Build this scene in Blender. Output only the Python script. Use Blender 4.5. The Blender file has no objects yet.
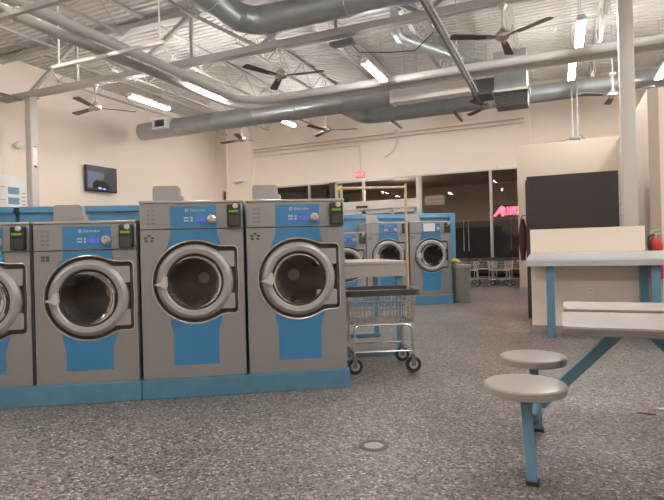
import bpy, bmesh, math, random
from mathutils import Vector, Matrix
random.seed(7)
PI = math.pi
scene = bpy.context.scene
COL = scene.collection

# ------------------------------------------------------------------ materials
def mat(name, col, rough=0.5, metal=0.0, var=0.06, scale=6.0, bump=0.0, bscale=60.0, coat=0.0, spec=0.5):
    m = bpy.data.materials.new(name); m.use_nodes = True
    nt = m.node_tree; N = nt.nodes; L = nt.links
    b = N['Principled BSDF']
    b.inputs['Roughness'].default_value = rough
    b.inputs['Metallic'].default_value = metal
    b.inputs['Coat Weight'].default_value = coat
    b.inputs['Specular IOR Level'].default_value = spec
    tc = N.new('ShaderNodeTexCoord')
    nz = N.new('ShaderNodeTexNoise'); nz.inputs['Scale'].default_value = scale; nz.inputs['Detail'].default_value = 4
    L.new(tc.outputs['Object'], nz.inputs['Vector'])
    mx = N.new('ShaderNodeMix'); mx.data_type = 'RGBA'
    mx.inputs[6].default_value = [c * (1 - var) for c in col] + [1]
    mx.inputs[7].default_value = [min(1, c * (1 + var)) for c in col] + [1]
    L.new(nz.outputs['Fac'], mx.inputs[0]); L.new(mx.outputs[2], b.inputs['Base Color'])
    if bump > 0:
        n2 = N.new('ShaderNodeTexNoise'); n2.inputs['Scale'].default_value = bscale; n2.inputs['Detail'].default_value = 3
        L.new(tc.outputs['Object'], n2.inputs['Vector'])
        bp = N.new('ShaderNodeBump'); bp.inputs['Strength'].default_value = bump; bp.inputs['Distance'].default_value = 0.01
        L.new(n2.outputs['Fac'], bp.inputs['Height']); L.new(bp.outputs['Normal'], b.inputs['Normal'])
    return m

def emit(name, col, strength, base=(0.8, 0.8, 0.8)):
    m = mat(name, base, 0.4, 0, 0.02)
    b = m.node_tree.nodes['Principled BSDF']
    b.inputs['Emission Color'].default_value = list(col) + [1]
    b.inputs['Emission Strength'].default_value = strength
    return m

def glass(name, tint=(1, 1, 1), ior=1.5, rough=0.01):
    m = bpy.data.materials.new(name); m.use_nodes = True
    nt = m.node_tree; N = nt.nodes; L = nt.links
    N.remove(N['Principled BSDF'])
    tr = N.new('ShaderNodeBsdfTransparent'); tr.inputs[0].default_value = list(tint) + [1]
    gl = N.new('ShaderNodeBsdfGlossy'); gl.inputs['Roughness'].default_value = rough
    fr = N.new('ShaderNodeFresnel'); fr.inputs['IOR'].default_value = ior
    mx = N.new('ShaderNodeMixShader')
    L.new(fr.outputs[0], mx.inputs[0]); L.new(tr.outputs[0], mx.inputs[1]); L.new(gl.outputs[0], mx.inputs[2])
    L.new(mx.outputs[0], N['Material Output'].inputs[0])
    return m

def floor_mat():
    m = bpy.data.materials.new('speckled_floor'); m.use_nodes = True
    nt = m.node_tree; N = nt.nodes; L = nt.links; b = N['Principled BSDF']
    tc = N.new('ShaderNodeTexCoord')
    vo = N.new('ShaderNodeTexVoronoi'); vo.inputs['Scale'].default_value = 78
    L.new(tc.outputs['Object'], vo.inputs['Vector'])
    sep = N.new('ShaderNodeSeparateColor'); L.new(vo.outputs['Color'], sep.inputs[0])
    cr = N.new('ShaderNodeValToRGB'); e = cr.color_ramp
    e.interpolation = 'CONSTANT'
    e.elements[0].position = 0; e.elements[0].color = (0.042, 0.038, 0.036, 1)
    e.elements[1].position = 0.14; e.elements[1].color = (0.12, 0.107, 0.098, 1)
    for p, c in ((0.42, (0.18, 0.161, 0.149, 1)), (0.68, (0.235, 0.213, 0.198, 1)), (0.86, (0.32, 0.295, 0.276, 1)), (0.95, (0.46, 0.43, 0.41, 1))):
        x = e.elements.new(p); x.color = c
    L.new(sep.outputs[0], cr.inputs[0])
    n2 = N.new('ShaderNodeTexNoise'); n2.inputs['Scale'].default_value = 0.9; n2.inputs['Detail'].default_value = 5
    n2.inputs['Roughness'].default_value = 0.6
    L.new(tc.outputs['Object'], n2.inputs['Vector'])
    c2 = N.new('ShaderNodeValToRGB'); c2.color_ramp.elements[0].position = 0.35; c2.color_ramp.elements[1].position = 0.7
    c2.color_ramp.elements[0].color = (0.74, 0.72, 0.70, 1); c2.color_ramp.elements[1].color = (1.08, 1.06, 1.04, 1)
    L.new(n2.outputs['Fac'], c2.inputs[0])
    mu = N.new('ShaderNodeMix'); mu.data_type = 'RGBA'; mu.blend_type = 'MULTIPLY'; mu.inputs[0].default_value = 1
    L.new(cr.outputs[0], mu.inputs[6]); L.new(c2.outputs[0], mu.inputs[7])
    L.new(mu.outputs[2], b.inputs['Base Color'])
    b.inputs['Roughness'].default_value = 0.42
    b.inputs['Specular IOR Level'].default_value = 0.4
    n3 = N.new('ShaderNodeTexNoise'); n3.inputs['Scale'].default_value = 35; n3.inputs['Detail'].default_value = 4
    L.new(tc.outputs['Object'], n3.inputs['Vector'])
    bp = N.new('ShaderNodeBump'); bp.inputs['Strength'].default_value = 0.25; bp.inputs['Distance'].default_value = 0.01
    L.new(n3.outputs['Fac'], bp.inputs['Height']); L.new(bp.outputs['Normal'], b.inputs['Normal'])
    return m

M = dict(
    floor=floor_mat(),
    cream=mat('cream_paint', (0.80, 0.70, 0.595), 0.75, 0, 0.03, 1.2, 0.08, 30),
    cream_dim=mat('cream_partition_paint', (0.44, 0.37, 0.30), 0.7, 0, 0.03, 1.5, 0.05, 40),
    cream_pipe=mat('cream_pipe_paint', (0.66, 0.57, 0.48), 0.6),
    stucco=mat('brown_stucco', (0.36, 0.27, 0.20), 0.9, 0, 0.08, 3, 0.2, 60),
    deck=mat('grey_deck_paint', (0.62, 0.595, 0.565), 0.6, 0.0, 0.05, 0.8),
    steel=mat('painted_steel', (0.46, 0.44, 0.42), 0.65, 0, 0.06, 2),
    pipe=mat('grey_pipe_paint', (0.46, 0.44, 0.42), 0.7, 0, 0.06, 2),
    column=mat('column_paint', (0.52, 0.49, 0.455), 0.5, 0, 0.03, 2),
    galv=mat('galvanised_steel', (0.44, 0.47, 0.485), 0.42, 0.7, 0.14, 5, 0.06, 18),
    galv_dk=mat('dull_galvanised', (0.16, 0.16, 0.16), 0.55, 0.2, 0.1, 6),
    plenum=mat('bare_sheet_metal', (0.80, 0.77, 0.73), 0.5, 0.05, 0.05, 2),
    washer=mat('washer_grey_steel', (0.325, 0.318, 0.312), 0.45, 0.5, 0.04, 3, 0.02, 200),
    washer_dk=mat('washer_dark_grey', (0.095, 0.085, 0.08), 0.5, 0.3, 0.05, 4),
    washer_trim=mat('brushed_steel_trim', (0.62, 0.58, 0.55), 0.28, 0.9, 0.06, 20),
    ring=mat('door_ring_grey', (0.38, 0.36, 0.345), 0.42, 0.3, 0.03, 8),
    latch=mat('pale_latch', (0.56, 0.53, 0.51), 0.4, 0.1),
    rubber=mat('black_rubber', (0.02, 0.019, 0.018), 0.6),
    black=mat('black_plastic', (0.016, 0.014, 0.013), 0.42),
    keypad=mat('black_keypad', (0.045, 0.04, 0.038), 0.5),
    drum=mat('drum_steel', (0.20, 0.17, 0.15), 0.45, 0.4, 0.1, 5),
    hub=mat('drum_hub_steel', (0.75, 0.64, 0.52), 0.45, 0.3),
    blue=mat('blue_decal', (0.042, 0.205, 0.42), 0.45, 0, 0.04, 6),
    blue_plinth=mat('blue_plinth_paint', (0.085, 0.22, 0.32), 0.5, 0, 0.22, 9, 0.1, 30),
    blue_case=mat('blue_bulkhead_paint', (0.085, 0.235, 0.39), 0.5, 0, 0.05, 3),
    blue_leg=mat('blue_tube_paint', (0.10, 0.22, 0.32), 0.4, 0, 0.06, 8),
    white=mat('white_plastic', (0.78, 0.75, 0.72), 0.45),
    decal=mat('pale_print', (0.62, 0.62, 0.64), 0.6),
    faint=mat('faint_print', (0.25, 0.235, 0.225), 0.5, 0.4),
    lami=mat('white_laminate', (0.40, 0.375, 0.36), 0.22, 0, 0.03, 5),
    lami_edge=mat('grey_laminate_edge', (0.17, 0.155, 0.145), 0.35, 0, 0.03, 5),
    seat=mat('beige_fibreglass', (0.33, 0.305, 0.285), 0.3, 0, 0.04, 6),
    counter=mat('grey_white_laminate', (0.44, 0.435, 0.435), 0.25, 0, 0.03, 4),
    tablebeige=mat('beige_table_laminate', (0.40, 0.36, 0.325), 0.35, 0, 0.04, 4),
    chrome=mat('chrome_wire', (0.66, 0.64, 0.62), 0.2, 0.95, 0.05, 10),
    brass=mat('tan_tube', (0.55, 0.43, 0.32), 0.35, 0.35, 0.05, 10),
    vinyl=mat('dark_vinyl_bumper', (0.05, 0.046, 0.045), 0.5),
    alu=mat('pale_aluminium', (0.55, 0.52, 0.49), 0.4, 0.4, 0.04, 4),
    alu_dk=mat('dark_bronze_post', (0.05, 0.042, 0.036), 0.45, 0.3),
    cabinet=mat('dark_brown_panel', (0.030, 0.023, 0.020), 0.5, 0, 0.06, 2),
    base=mat('grey_vinyl_base', (0.30, 0.275, 0.25), 0.6),
    bin=mat('grey_bin_plastic', (0.21, 0.205, 0.185), 0.55, 0, 0.08, 5),
    yellow=mat('yellow_cloth', (0.65, 0.52, 0.07), 0.8),
    red=mat('red_paint', (0.45, 0.03, 0.028), 0.35),
    maroon=mat('maroon_cloth', (0.055, 0.018, 0.02), 0.85, 0, 0.2, 12),
    tvblack=mat('tv_black', (0.012, 0.011, 0.012), 0.3),
    asphalt=mat('dark_asphalt', (0.04, 0.036, 0.033), 0.9, 0, 0.2, 4),
    redbrown=mat('red_brown_paper', (0.20, 0.06, 0.04), 0.8),
    blade=mat('fan_blade_brown', (0.115, 0.095, 0.082), 0.45, 0.1, 0.1, 5),
    fanpale=mat('pale_fan_metal', (0.60, 0.56, 0.52), 0.4, 0.3),
    nickel=mat('brushed_nickel', (0.62, 0.58, 0.53), 0.3, 0.9),
    picblue=mat('blue_picture', (0.16, 0.31, 0.43), 0.5, 0, 0.45, 9),
    tube=emit('lit_tube', (1.0, 0.965, 0.935), 62.0, (0.9, 0.9, 0.9)),
    tube_fill=emit('dim_fill_tube', (1.0, 0.965, 0.935), 19.0, (0.9, 0.9, 0.9)),  # dim emission for the added fixtures that brighten the back wall
    lcdgreen=emit('green_lcd', (0.34, 0.66, 0.03), 0.06, (0.1, 0.2, 0.02)),
    lcdblue=emit('blue_lcd', (0.13, 0.17, 0.70), 0.15, (0.03, 0.05, 0.2)),
    exitred=emit('exit_red', (1.0, 0.10, 0.10), 0.45, (0.5, 0.05, 0.05)),
    exitlet=emit('exit_letter', (1.0, 0.35, 0.30), 0.5, (0.8, 0.4, 0.4)),
    neon=emit('red_neon', (1.0, 0.05, 0.08), 2.0, (0.6, 0.05, 0.05)),
    screen=emit('screen_dark', (0.05, 0.055, 0.075), 0.18, (0.01, 0.01, 0.012)),
    screenblue=emit('screen_blue', (0.14, 0.19, 0.29), 0.20, (0.02, 0.02, 0.03)),
    screenskin=emit('screen_skin', (0.22, 0.16, 0.15), 0.2, (0.02, 0.02, 0.02)),
    screenlogo=emit('screen_caption', (0.35, 0.5, 0.9), 0.4, (0.02, 0.02, 0.03)),
    glass=glass('shop_glass', (0.93, 0.93, 0.92)),
    darkglass=glass('tinted_door_glass', (0.22, 0.20, 0.19)),
    doorglass=glass('washer_glass', (0.86, 0.82, 0.78), 1.45),
)

# ------------------------------------------------------------------ geometry
def rot2(p, a): return (p[0]*math.cos(a)-p[1]*math.sin(a), p[0]*math.sin(a)+p[1]*math.cos(a))

class G:
    def __init__(s): s.bm = bmesh.new()
    def _quadloop(s, loops, close=True, caps=True):
        bm = s.bm; V = [[bm.verts.new(p) for p in lp] for lp in loops]; n = len(V[0])
        for a, b in zip(V, V[1:]):
            for i in range(n if close else n-1):
                j = (i+1) % n
                bm.faces.new((a[i], a[j], b[j], b[i]))
        if caps:
            bm.faces.new(V[0][::-1]); bm.faces.new(V[-1])
        return V
    def box(s, x0, x1, y0, y1, z0, z1, bev=0.0, seg=2):
        bm = s.bm
        r = bmesh.ops.create_cube(bm, size=1.0)
        vs = r['verts']
        for v in vs:
            v.co = Vector(((x0+x1)/2+v.co.x*(x1-x0), (y0+y1)/2+v.co.y*(y1-y0), (z0+z1)/2+v.co.z*(z1-z0)))
        if bev > 0:
            es = list({e for v in vs for e in v.link_edges})
            bmesh.ops.bevel(bm, geom=es, offset=bev, segments=seg, affect='EDGES', profile=0.5)
        return s
    def bar(s, p0, p1, w, h=None, up=(0, 0, 1)):
        h = h or w; p0 = Vector(p0); p1 = Vector(p1); d = (p1-p0).normalized(); u = Vector(up)
        if abs(d.dot(u)) > 0.98: u = Vector((0, 1, 0))
        r = d.cross(u).normalized(); u = r.cross(d)
        q = [r*w/2+u*h/2, -r*w/2+u*h/2, -r*w/2-u*h/2, r*w/2-u*h/2]
        s._quadloop([[p0+a for a in q], [p1+a for a in q]]); return s
    def tube(s, pts, r, seg=8, closed=False):
        pts = [Vector(p) for p in pts]; n = len(pts); loops = []; ref = None
        rs = r if isinstance(r, (list, tuple)) else [r]*n
        for i, p in enumerate(pts):
            if closed: d = (pts[(i+1) % n]-pts[i-1]).normalized()
            elif i == 0: d = (pts[1]-p).normalized()
            elif i == n-1: d = (p-pts[-2]).normalized()
            else: d = ((pts[i+1]-p).normalized()+(p-pts[i-1]).normalized()).normalized()
            if ref is None:
                ref = Vector((0, 0, 1)) if abs(d.z) < 0.9 else Vector((1, 0, 0))
            a = (ref-d*ref.dot(d)).normalized(); ref = a; b = d.cross(a)
            loops.append([p+(a*math.cos(t)+b*math.sin(t))*rs[i] for t in (2*PI*k/seg for k in range(seg))])
        if closed: s._quadloop(loops+[loops[0]], caps=False)
        else: s._quadloop(loops)
        return s
    def cyl(s, p0, p1, r0, r1=None, seg=16): return s.tube([p0, p1], [r0, r0 if r1 is None else r1], seg)
    def lathe(s, prof, seg=48, axis='z', c=(0, 0, 0), caps=False):
        loops = []
        for r, h in prof:
            r = max(r, 1e-4); lp = []
            for k in range(seg):
                t = 2*PI*k/seg; x, y = r*math.cos(t), r*math.sin(t)
                p = (x, y, h) if axis == 'z' else ((x, h, y) if axis == 'y' else (h, x, y))
                lp.append((p[0]+c[0], p[1]+c[1], p[2]+c[2]))
            loops.append(lp)
        s._quadloop(loops, caps=caps); return s
    def plate(s, outer, holes, y0, y1, plane='xz'):
        """outline with holes, given in a plane, between two depths"""
        t = bmesh.new(); es = []
        P = (lambda a, b, d: (a, d, b)) if plane == 'xz' else ((lambda a, b, d: (a, b, d)) if plane == 'xy' else (lambda a, b, d: (d, a, b)))
        for lp in [outer]+list(holes):
            vs = [t.verts.new(P(a, b, y0)) for a, b in lp]
            es += [t.edges.new((vs[i], vs[(i+1) % len(vs)])) for i in range(len(vs))]
        bmesh.ops.triangle_fill(t, use_beauty=True, use_dissolve=False, edges=es)
        if abs(y1-y0) > 1e-7:
            r = bmesh.ops.extrude_face_region(t, geom=list(t.faces))
            d = Vector(P(0, 0, y1-y0))
            for v in r['geom']:
                if isinstance(v, bmesh.types.BMVert): v.co += d
        me = bpy.data.meshes.new('tmp'); t.to_mesh(me); t.free(); s.bm.from_mesh(me); bpy.data.meshes.remove(me)
        return s
    def poly(s, pts):
        s.bm.faces.new([s.bm.verts.new(p) for p in pts]); return s
    def sphere(s, c, r, sx=1, sy=1, sz=1, seg=16):
        rr = bmesh.ops.create_uvsphere(s.bm, u_segments=seg, v_segments=max(6, seg//2), radius=r)
        for v in rr['verts']: v.co = Vector((v.co.x*sx+c[0], v.co.y*sy+c[1], v.co.z*sz+c[2]))
        return s
    def xform(s, mtx): bmesh.ops.transform(s.bm, matrix=mtx, verts=s.bm.verts); return s

def obj(name, g, m, parent=None, smooth=True, recalc=True):
    if recalc: bmesh.ops.recalc_face_normals(g.bm, faces=g.bm.faces)
    me = bpy.data.meshes.new(name); g.bm.to_mesh(me); g.bm.free()
    if smooth:
        me.shade_smooth(); me.set_sharp_from_angle(angle=math.radians(38))
    me.materials.append(m if not isinstance(m, str) else M[m])
    o = bpy.data.objects.new(name, me); COL.objects.link(o)
    if parent is not None: o.parent = parent
    return o
def tag(o, label, cat, group=None, kind=None):
    if label: o['label'] = label
    if cat: o['category'] = cat
    if group: o['group'] = group
    if kind: o['kind'] = kind
    return o
def thing(name, label, cat, loc=(0, 0, 0), rz=0.0, group=None):
    o = bpy.data.objects.new(name, None); COL.objects.link(o); o.empty_display_size = 0.1
    o.location = loc; o.rotation_euler = (0, 0, rz)
    return tag(o, label, cat, group)
def struct(name, g, m, parent=None, smooth=True):
    o = obj(name, g, m, parent, smooth)
    if parent is None: o['kind'] = 'structure'
    return o
KIDS = {}
def children(o): return [c for c in COL.objects if c.parent == o]
def dup(o, loc=None, rz=None, label=None, group=None, parent=None):
    c = o.copy(); COL.objects.link(c)
    if parent is not None: c.parent = parent
    for ch in children(o): dup(ch, parent=c)
    if loc is not None: c.location = loc
    if rz is not None: c.rotation_euler = (0, 0, rz)
    if label: c['label'] = label
    if group: c['group'] = group
    return c
def text_mesh(body, size, extrude=0.0, bevel=0.0, shear=0.0, fill=True):
    cu = bpy.data.curves.new('lettering', 'FONT'); cu.body = body; cu.size = size; cu.extrude = extrude
    cu.shear = shear; cu.align_x = 'LEFT'; cu.resolution_u = 3
    if not fill: cu.fill_mode = 'NONE'; cu.bevel_depth = bevel; cu.bevel_resolution = 1
    o = bpy.data.objects.new('lettering', cu); COL.objects.link(o)
    dg = bpy.context.evaluated_depsgraph_get(); dg.update()
    me = bpy.data.meshes.new_from_object(o.evaluated_get(dg)); bpy.data.objects.remove(o); bpy.data.curves.remove(cu)
    return me
def text_g(body, size, x, y, z, **k):
    """upright lettering facing -y"""
    g = G(); me = text_mesh(body, size, **k)
    me.transform(Matrix.Translation((x, y, z)) @ Matrix.Rotation(PI/2, 4, 'X')); g.bm.from_mesh(me); bpy.data.meshes.remove(me)
    return g
def rrect(x0, x1, z0, z1, r, n=5):
    pts = []
    for cx, cz, a0 in ((x1-r, z1-r, 0), (x0+r, z1-r, PI/2), (x0+r, z0+r, PI), (x1-r, z0+r, 1.5*PI)):
        for k in range(n+1):
            a = a0+PI/2*k/n; pts.append((cx+r*math.cos(a), cz+r*math.sin(a)))
    return pts
def circ(r, n=64, c=(0, 0)): return [(c[0]+r*math.cos(2*PI*k/n), c[1]+r*math.sin(2*PI*k/n)) for k in range(n)]
def arc_pts(p0, corner, p1, rad, n=8):
    """a pipe run p0 -> corner -> p1 with a rounded elbow"""
    p0, c, p1 = Vector(p0), Vector(corner), Vector(p1)
    a = (p0-c).normalized(); b = (p1-c).normalized(); ang = a.angle(b); t = rad/math.tan(ang/2)
    s, e = c+a*t, c+b*t; ctr = c+(a+b).normalized()*(rad/math.sin(ang/2))
    out = [p0]
    for k in range(n+1):
        f = k/n; v = (s-ctr).slerp(e-ctr, f) if True else None
        out.append(ctr+v.normalized()*rad)
    out.append(p1); return out

# ------------------------------------------------------------------ the setting
EL, ER, DB, DF, ZD = -11.9, 8.0, 16.7, -4.5, 5.9
struct('floor', G().box(EL-.2, ER+.2, DF-.2, DB+.1, -.1, 0), 'floor', smooth=False)
g = G()                                             # fluted steel roof deck, flutes running across the room
prof = []; d = DF-.1
while d < DB+.15:
    prof += [(d, ZD), (d+.085, ZD), (d+.10, ZD+.038), (d+.137, ZD+.038)]; d += .152
vs0 = [g.bm.verts.new((EL-.1, y, z)) for y, z in prof]; vs1 = [g.bm.verts.new((ER+.1, y, z)) for y, z in prof]
for i in range(len(prof)-1): g.bm.faces.new((vs0[i], vs0[i+1], vs1[i+1], vs1[i]))
g.box(EL-.1, ER+.1, DF-.1, DB+.15, ZD+.045, ZD+.12)
struct('ceiling', g, 'deck', smooth=False)
struct('wall_left', G().box(EL-.2, EL, DF-.2, DB+.2, 0, ZD), 'cream')
struct('wall_right', G().box(ER, ER+.2, DF-.2, DB+.2, 0, ZD), 'cream')
struct('wall_rear', G().box(EL, ER, DF-.2, DF, 0, ZD), 'cream')
ZW = 3.45                                           # head of the storefront glazing
g = G().box(EL, ER, DB, DB+.2, ZW, ZD)
g.box(1.3, ER, DB, DB+.2, 0, ZW)
g.box(-11.29, -10.2, DB-.22, DB+.2, 0, ZD)          # pilaster
g.box(EL, -11.62, DB, DB+.2, 0, ZW)
struct('wall_back', g, 'cream')
struct('trim_1', G().box(-11.29-.004, -11.2, DB-.24, DB-.2, 0, ZD).box(-1.0, -.72, DB-.06, DB, ZW+.02, ZD), 'cream')
# restroom block: the alcove's back panel, its side and its front
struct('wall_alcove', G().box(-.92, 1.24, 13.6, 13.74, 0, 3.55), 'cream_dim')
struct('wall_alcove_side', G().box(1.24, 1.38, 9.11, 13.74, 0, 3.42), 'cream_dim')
struct('wall_alcove_front', G().box(1.38, ER, 9.11, 9.25, 0, 3.42), 'cream')
struct('baseboard_alcove', G().box(-.93, 1.24, 13.585, 13.6, 0, .12), 'base')
struct('wall_half', G().box(-.36, .95, 7.43, 7.56, 0, 1.35), 'cream')
struct('baseboard_half', G().box(-.367, .957, 7.418, 7.43, 0, .10), 'base')

# storefront glazing: each unit a structure with frame and panes
def pane(parent, x0, x1, z0, z1, y=DB+.06):
    obj('pane', G().poly([(x0, y, z0), (x1, y, z0), (x1, y, z1), (x0, y, z1)]), 'glass', parent, False)
def window(name, x0, x1, mulls, z0=.12, z1=ZW, m='alu', fw=.055):
    e = bpy.data.objects.new(name, None); COL.objects.link(e); e['kind'] = 'structure'
    g = G(); y0, y1 = DB+.0, DB+.12
    g.box(x0, x1, y0, y1, z1-fw, z1); g.box(x0, x1, y0, y1, z0, z0+fw)
    for x in [x0+fw/2]+list(mulls)+[x1-fw/2]: g.box(x-fw/2, x+fw/2, y0+.002, y1-.002, z0, z1)
    obj('window_frame', g, m, e)
    xs = [x0+fw/2]+list(mulls)+[x1-fw/2]
    for a, b in zip(xs, xs[1:]): pane(e, a, b, z0, z1)
    return e
window('window_1', -11.62, -11.29, [])
window('window_2', -10.2, -7.02, [-8.02])
struct('trim_2', G().box(-7.22, -7.02, DB-.04, DB-.002, 0, 3.42), 'alu_dk')
window('window_3', -4.06, -1.905, [], fw=.035)
window('window_4', -1.895, 1.3, [-.3], fw=.035)
struct('trim_3', G().box(-10.2, 1.3, DB, DB+.14, 0, .12), 'base')
# sliding entrance door with transom and header
e = bpy.data.objects.new('door_1', None); COL.objects.link(e); e['kind'] = 'structure'
g = G().box(-7.02, -4.06, DB-.03, DB+.14, 2.44, 2.72).box(-7.02, -4.06, DB-.01, DB+.12, ZW-.07, ZW)
g.box(-7.02, -6.94, DB-.01, DB+.13, 0, ZW).box(-4.20, -4.06, DB-.02, DB+.13, 0, ZW).box(-6.04, -5.96, DB, DB+.12, 2.72, ZW)
obj('door_frame', g, 'alu', e)
for a, b in ((-6.94, -6.0), (-6.0, -4.20)): pane(e, a, b, 2.72, ZW)
obj('sensor', G().box(-6.25, -5.85, DB-.07, DB-.03, 2.50, 2.57, .01), 'black', e)
for a, b, y in ((-6.94, -6.0, .02), (-6.04, -5.0, .08), (-5.06, -4.2, .02)):
    g = G(); y0, y1 = DB+y, DB+y+.045
    g.box(a, b, y0, y1, 2.30, 2.44).box(a, b, y0, y1, 0.02, .22).box(a, a+.09, y0, y1, .02, 2.4).box(b-.09, b, y0, y1, .02, 2.4)
    lf = obj('door_leaf', g, 'alu', e); pane(lf, a+.05, b-.05, .15, 2.35, DB+y+.02)
# glazed pull-handle doors behind the cart row
g = None
for n, (a, b, pulls) in enumerate(((-3.2, -1.93, (-2.75, -2.6)), (-1.87, -.9, (-1.35,)))):
    e = bpy.data.objects.new('door_%d' % (n+2), None); COL.objects.link(e); e['kind'] = 'structure'
    g = G(); y0, y1 = DB+.15, DB+.19
    g.box(a, a+.035, y0, y1, .02, 1.9).box(b-.035, b, y0, y1, .02, 1.9).box(a, b, y0, y1, 1.86, 1.9).box(a, b, y0, y1, .02, .2)
    obj('door_frame', g, 'alu_dk', e)
    obj('pane', G().poly([(a, y0+.02, .1), (b, y0+.02, .1), (b, y0+.02, 1.88), (a, y0+.02, 1.88)]), 'darkglass', e, False)
    for x in pulls:
        obj('door_handle', G().tube([(x, y0, 1.0), (x, y0-.07, 1.0), (x, y0-.07, 1.95), (x, y0, 1.95)], .017, 8), 'alu', e)
# the covered walk outside and the night beyond it
struct('ground_outside', G().box(-26, 16, DB+.2, 40, -.14, -.02), 'asphalt', smooth=False)
struct('wall_exterior', G().box(-8.6, 10, 22.0, 22.3, 0, 3.62).box(-12.5, -9.0, DB+3.5, DB+3.7, 0, 4), 'stucco')
struct('ceiling_outside', G().box(-16, 10, DB+.2, 22.3, 3.62, 3.8), 'stucco')

# ------------------------------------------------------------------ columns and roof steel
for nm, (x, y), lab in (('steel_column', (-10.98, 8.4), 'square beige steel column close to the television wall, carrying the roof girder'),
                        ('steel_column', (.90, 8.4), 'square beige steel column behind the half wall, beside the alcove')):
    t = thing(nm, lab, 'column', (x, y, 0))
    obj('shaft', G().box(-.09, .09, -.09, .09, 0.012, 4.77, .012), 'column', t)
    obj('base_plate', G().box(-.17, .17, -.17, .17, 0, .012), 'steel', t)
    obj('cap_plate', G().box(-.14, .14, -.14, .14, 4.77, 4.785), 'steel', t)
def girder(y, lab):
    t = thing('roof_girder', lab, 'girder', (0, y, 0), 0, 'roof girders')
    zb, zt = 4.79, 5.74
    obj('bottom_chord', G().box(EL, ER, -.09, -.012, zb, zb+.10).box(EL, ER, .012, .09, zb, zb+.10).box(EL, ER, -.09, .09, zb+.10, zb+.112), 'steel', t, False)
    obj('top_chord', G().box(EL, ER, -.09, .09, zt, zt+.11), 'steel', t, False)
    g = G(); x = EL+.85-1.5; k = 0; P = 1.52
    while x < ER:
        a, b = (zb+.08, zt+.05) if k % 2 else (zt+.05, zb+.08)
        x1 = x+P
        if x1 > EL and x > EL-.01 and x1 < ER: g.bar((x, 0, a), (x1, 0, b), .07, .07)
        if k % 2 and x > EL and x1 < ER: g.bar((x1, 0, zb+.1), (x1, 0, zt), .05, .05)
        x = x1; k += 1
    obj('web', g, 'steel', t, False)
    return t
girder(8.4, 'long grey roof truss girder spanning from column to column, fans hanging under it')
jl = 'grey open-web bar joist running under the roof deck'
first = None
def joist(x, y0, y1):
    t = thing('bar_joist', jl, 'joist', (x, 0, 0), 0, 'roof joists')
    obj('top_chord', G().box(-.05, .05, y0-.1, y1+.1, 5.85, 5.895), 'steel', t, False)
    obj('bottom_chord', G().box(-.035, .035, y0+.55, y1-.55, 5.32, 5.36), 'steel', t, False)
    n = round((y1-y0-1.1)/.62/2)*2; st = (y1-y0-1.1)/n; g = G()
    pts = [(0, y0, 5.86)]+[(0, y0+.55+st*k, 5.345 if k % 2 == 0 else 5.86) for k in range(n+1)]+[(0, y1, 5.86)]
    g.tube(pts, .013, 6); obj('web_rod', g, 'steel', t)
    return t
ja = joist(-10.9, 8.52, 16.6); jb = joist(-10.9, DF+.2, 8.28)
k = 1
while -10.9+1.68*k < ER-.2:
    dup(ja, (-10.9+1.68*k, 0, 0)); dup(jb, (-10.9+1.68*k, 0, 0)); k += 1

# ------------------------------------------------------------------ pipes and ducts overhead
ZP = 4.63
pt = arc_pts((-7.08, DF+.1, ZP), (-7.08, 11.02, ZP), (ER, 11.02, ZP), .75)
tag(obj('ceiling_pipe', G().tube(pt, .083, 14), 'pipe'), 'outer of two parallel grey pipes bending across the ceiling', 'pipe', 'paired ceiling pipes')
pt = arc_pts((-6.66, DF+.1, ZP), (-6.66, 10.62, ZP), (ER, 10.62, ZP), .6)
tag(obj('ceiling_pipe', G().tube(pt, .083, 14), 'pipe'), 'inner of two parallel grey pipes bending across the ceiling', 'pipe', 'paired ceiling pipes')
t = thing('pipe_hanger', 'pale slotted strut under the paired pipes with a drop rod at its end', 'hanger', (0, 6.67, 0))
obj('strut', G().box(-8.15, -5.65, -.025, .025, 4.47, 4.52), 'white', t)
for x in (-7.98, -5.75): obj('rod', G().cyl((x, 0, 4.52), (x, 0, 5.9), .014, seg=8), 'white', t)
t = thing('pipe_hanger', 'brownish strut crossing below the paired pipes near the ceiling corner', 'hanger', (0, 4.95, 0))
obj('strut', G().box(-8.4, -5.2, -.03, .03, 4.46, 4.52), 'steel', t)
for x in (-8.3, -5.3): obj('rod', G().cyl((x, 0, 4.52), (x, 0, 5.9), .012, seg=8), 'steel', t)
def duct_bands(g, pts, r, every=1.5):
    acc = 0
    for a, b in zip(pts, pts[1:]):
        a, b = Vector(a), Vector(b); L = (b-a).length; d = (b-a).normalized(); s = every-acc
        while s < L:
            p = a+d*s; g.tube([p-d*.03, p-d*.022, p+d*.022, p+d*.03], [r, r+.012, r+.012, r], 24); s += every
        acc = (acc+L) % every
    return g
# far run: along the back, stepping further back with an S, then on behind the column
t = thing('air_duct', 'long round galvanised duct along the back wall with a white grille near its closed end', 'duct')
run1 = [Vector((-11.35, 12.3, 4.78)), Vector((-2.75, 12.3, 4.80))]
obj('duct_run', duct_bands(G().tube(run1, .25, 28), run1, .25, 1.3), 'galv', t)
run2 = arc_pts((-4.95, 12.4, 4.79), (-4.95, 14.0, 4.82), (ER-.03, 14.0, 4.88), .42)
g = duct_bands(G().tube(run2, .215, 28), run2[-2:], .215, 1.9)
for q, q2 in zip(run2[1:-1], run2[2:-1]):
    dd = (q2-q).normalized(); g.tube([q-dd*.01, q+dd*.01], [.222, .222], 24)
obj('duct_run', g, 'galv', t)
gr = obj('grille', G().plate([(-10.62, 4.70), (-10.12, 4.70), (-10.12, 5.02), (-10.62, 5.02)], [[(-10.55, 4.76), (-10.19, 4.76), (-10.19, 4.96), (-10.55, 4.96)]], 11.90, 12.2), 'white', t)
g = G().box(-10.55, -10.19, 11.97, 12.1, 4.76, 4.96)
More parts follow.
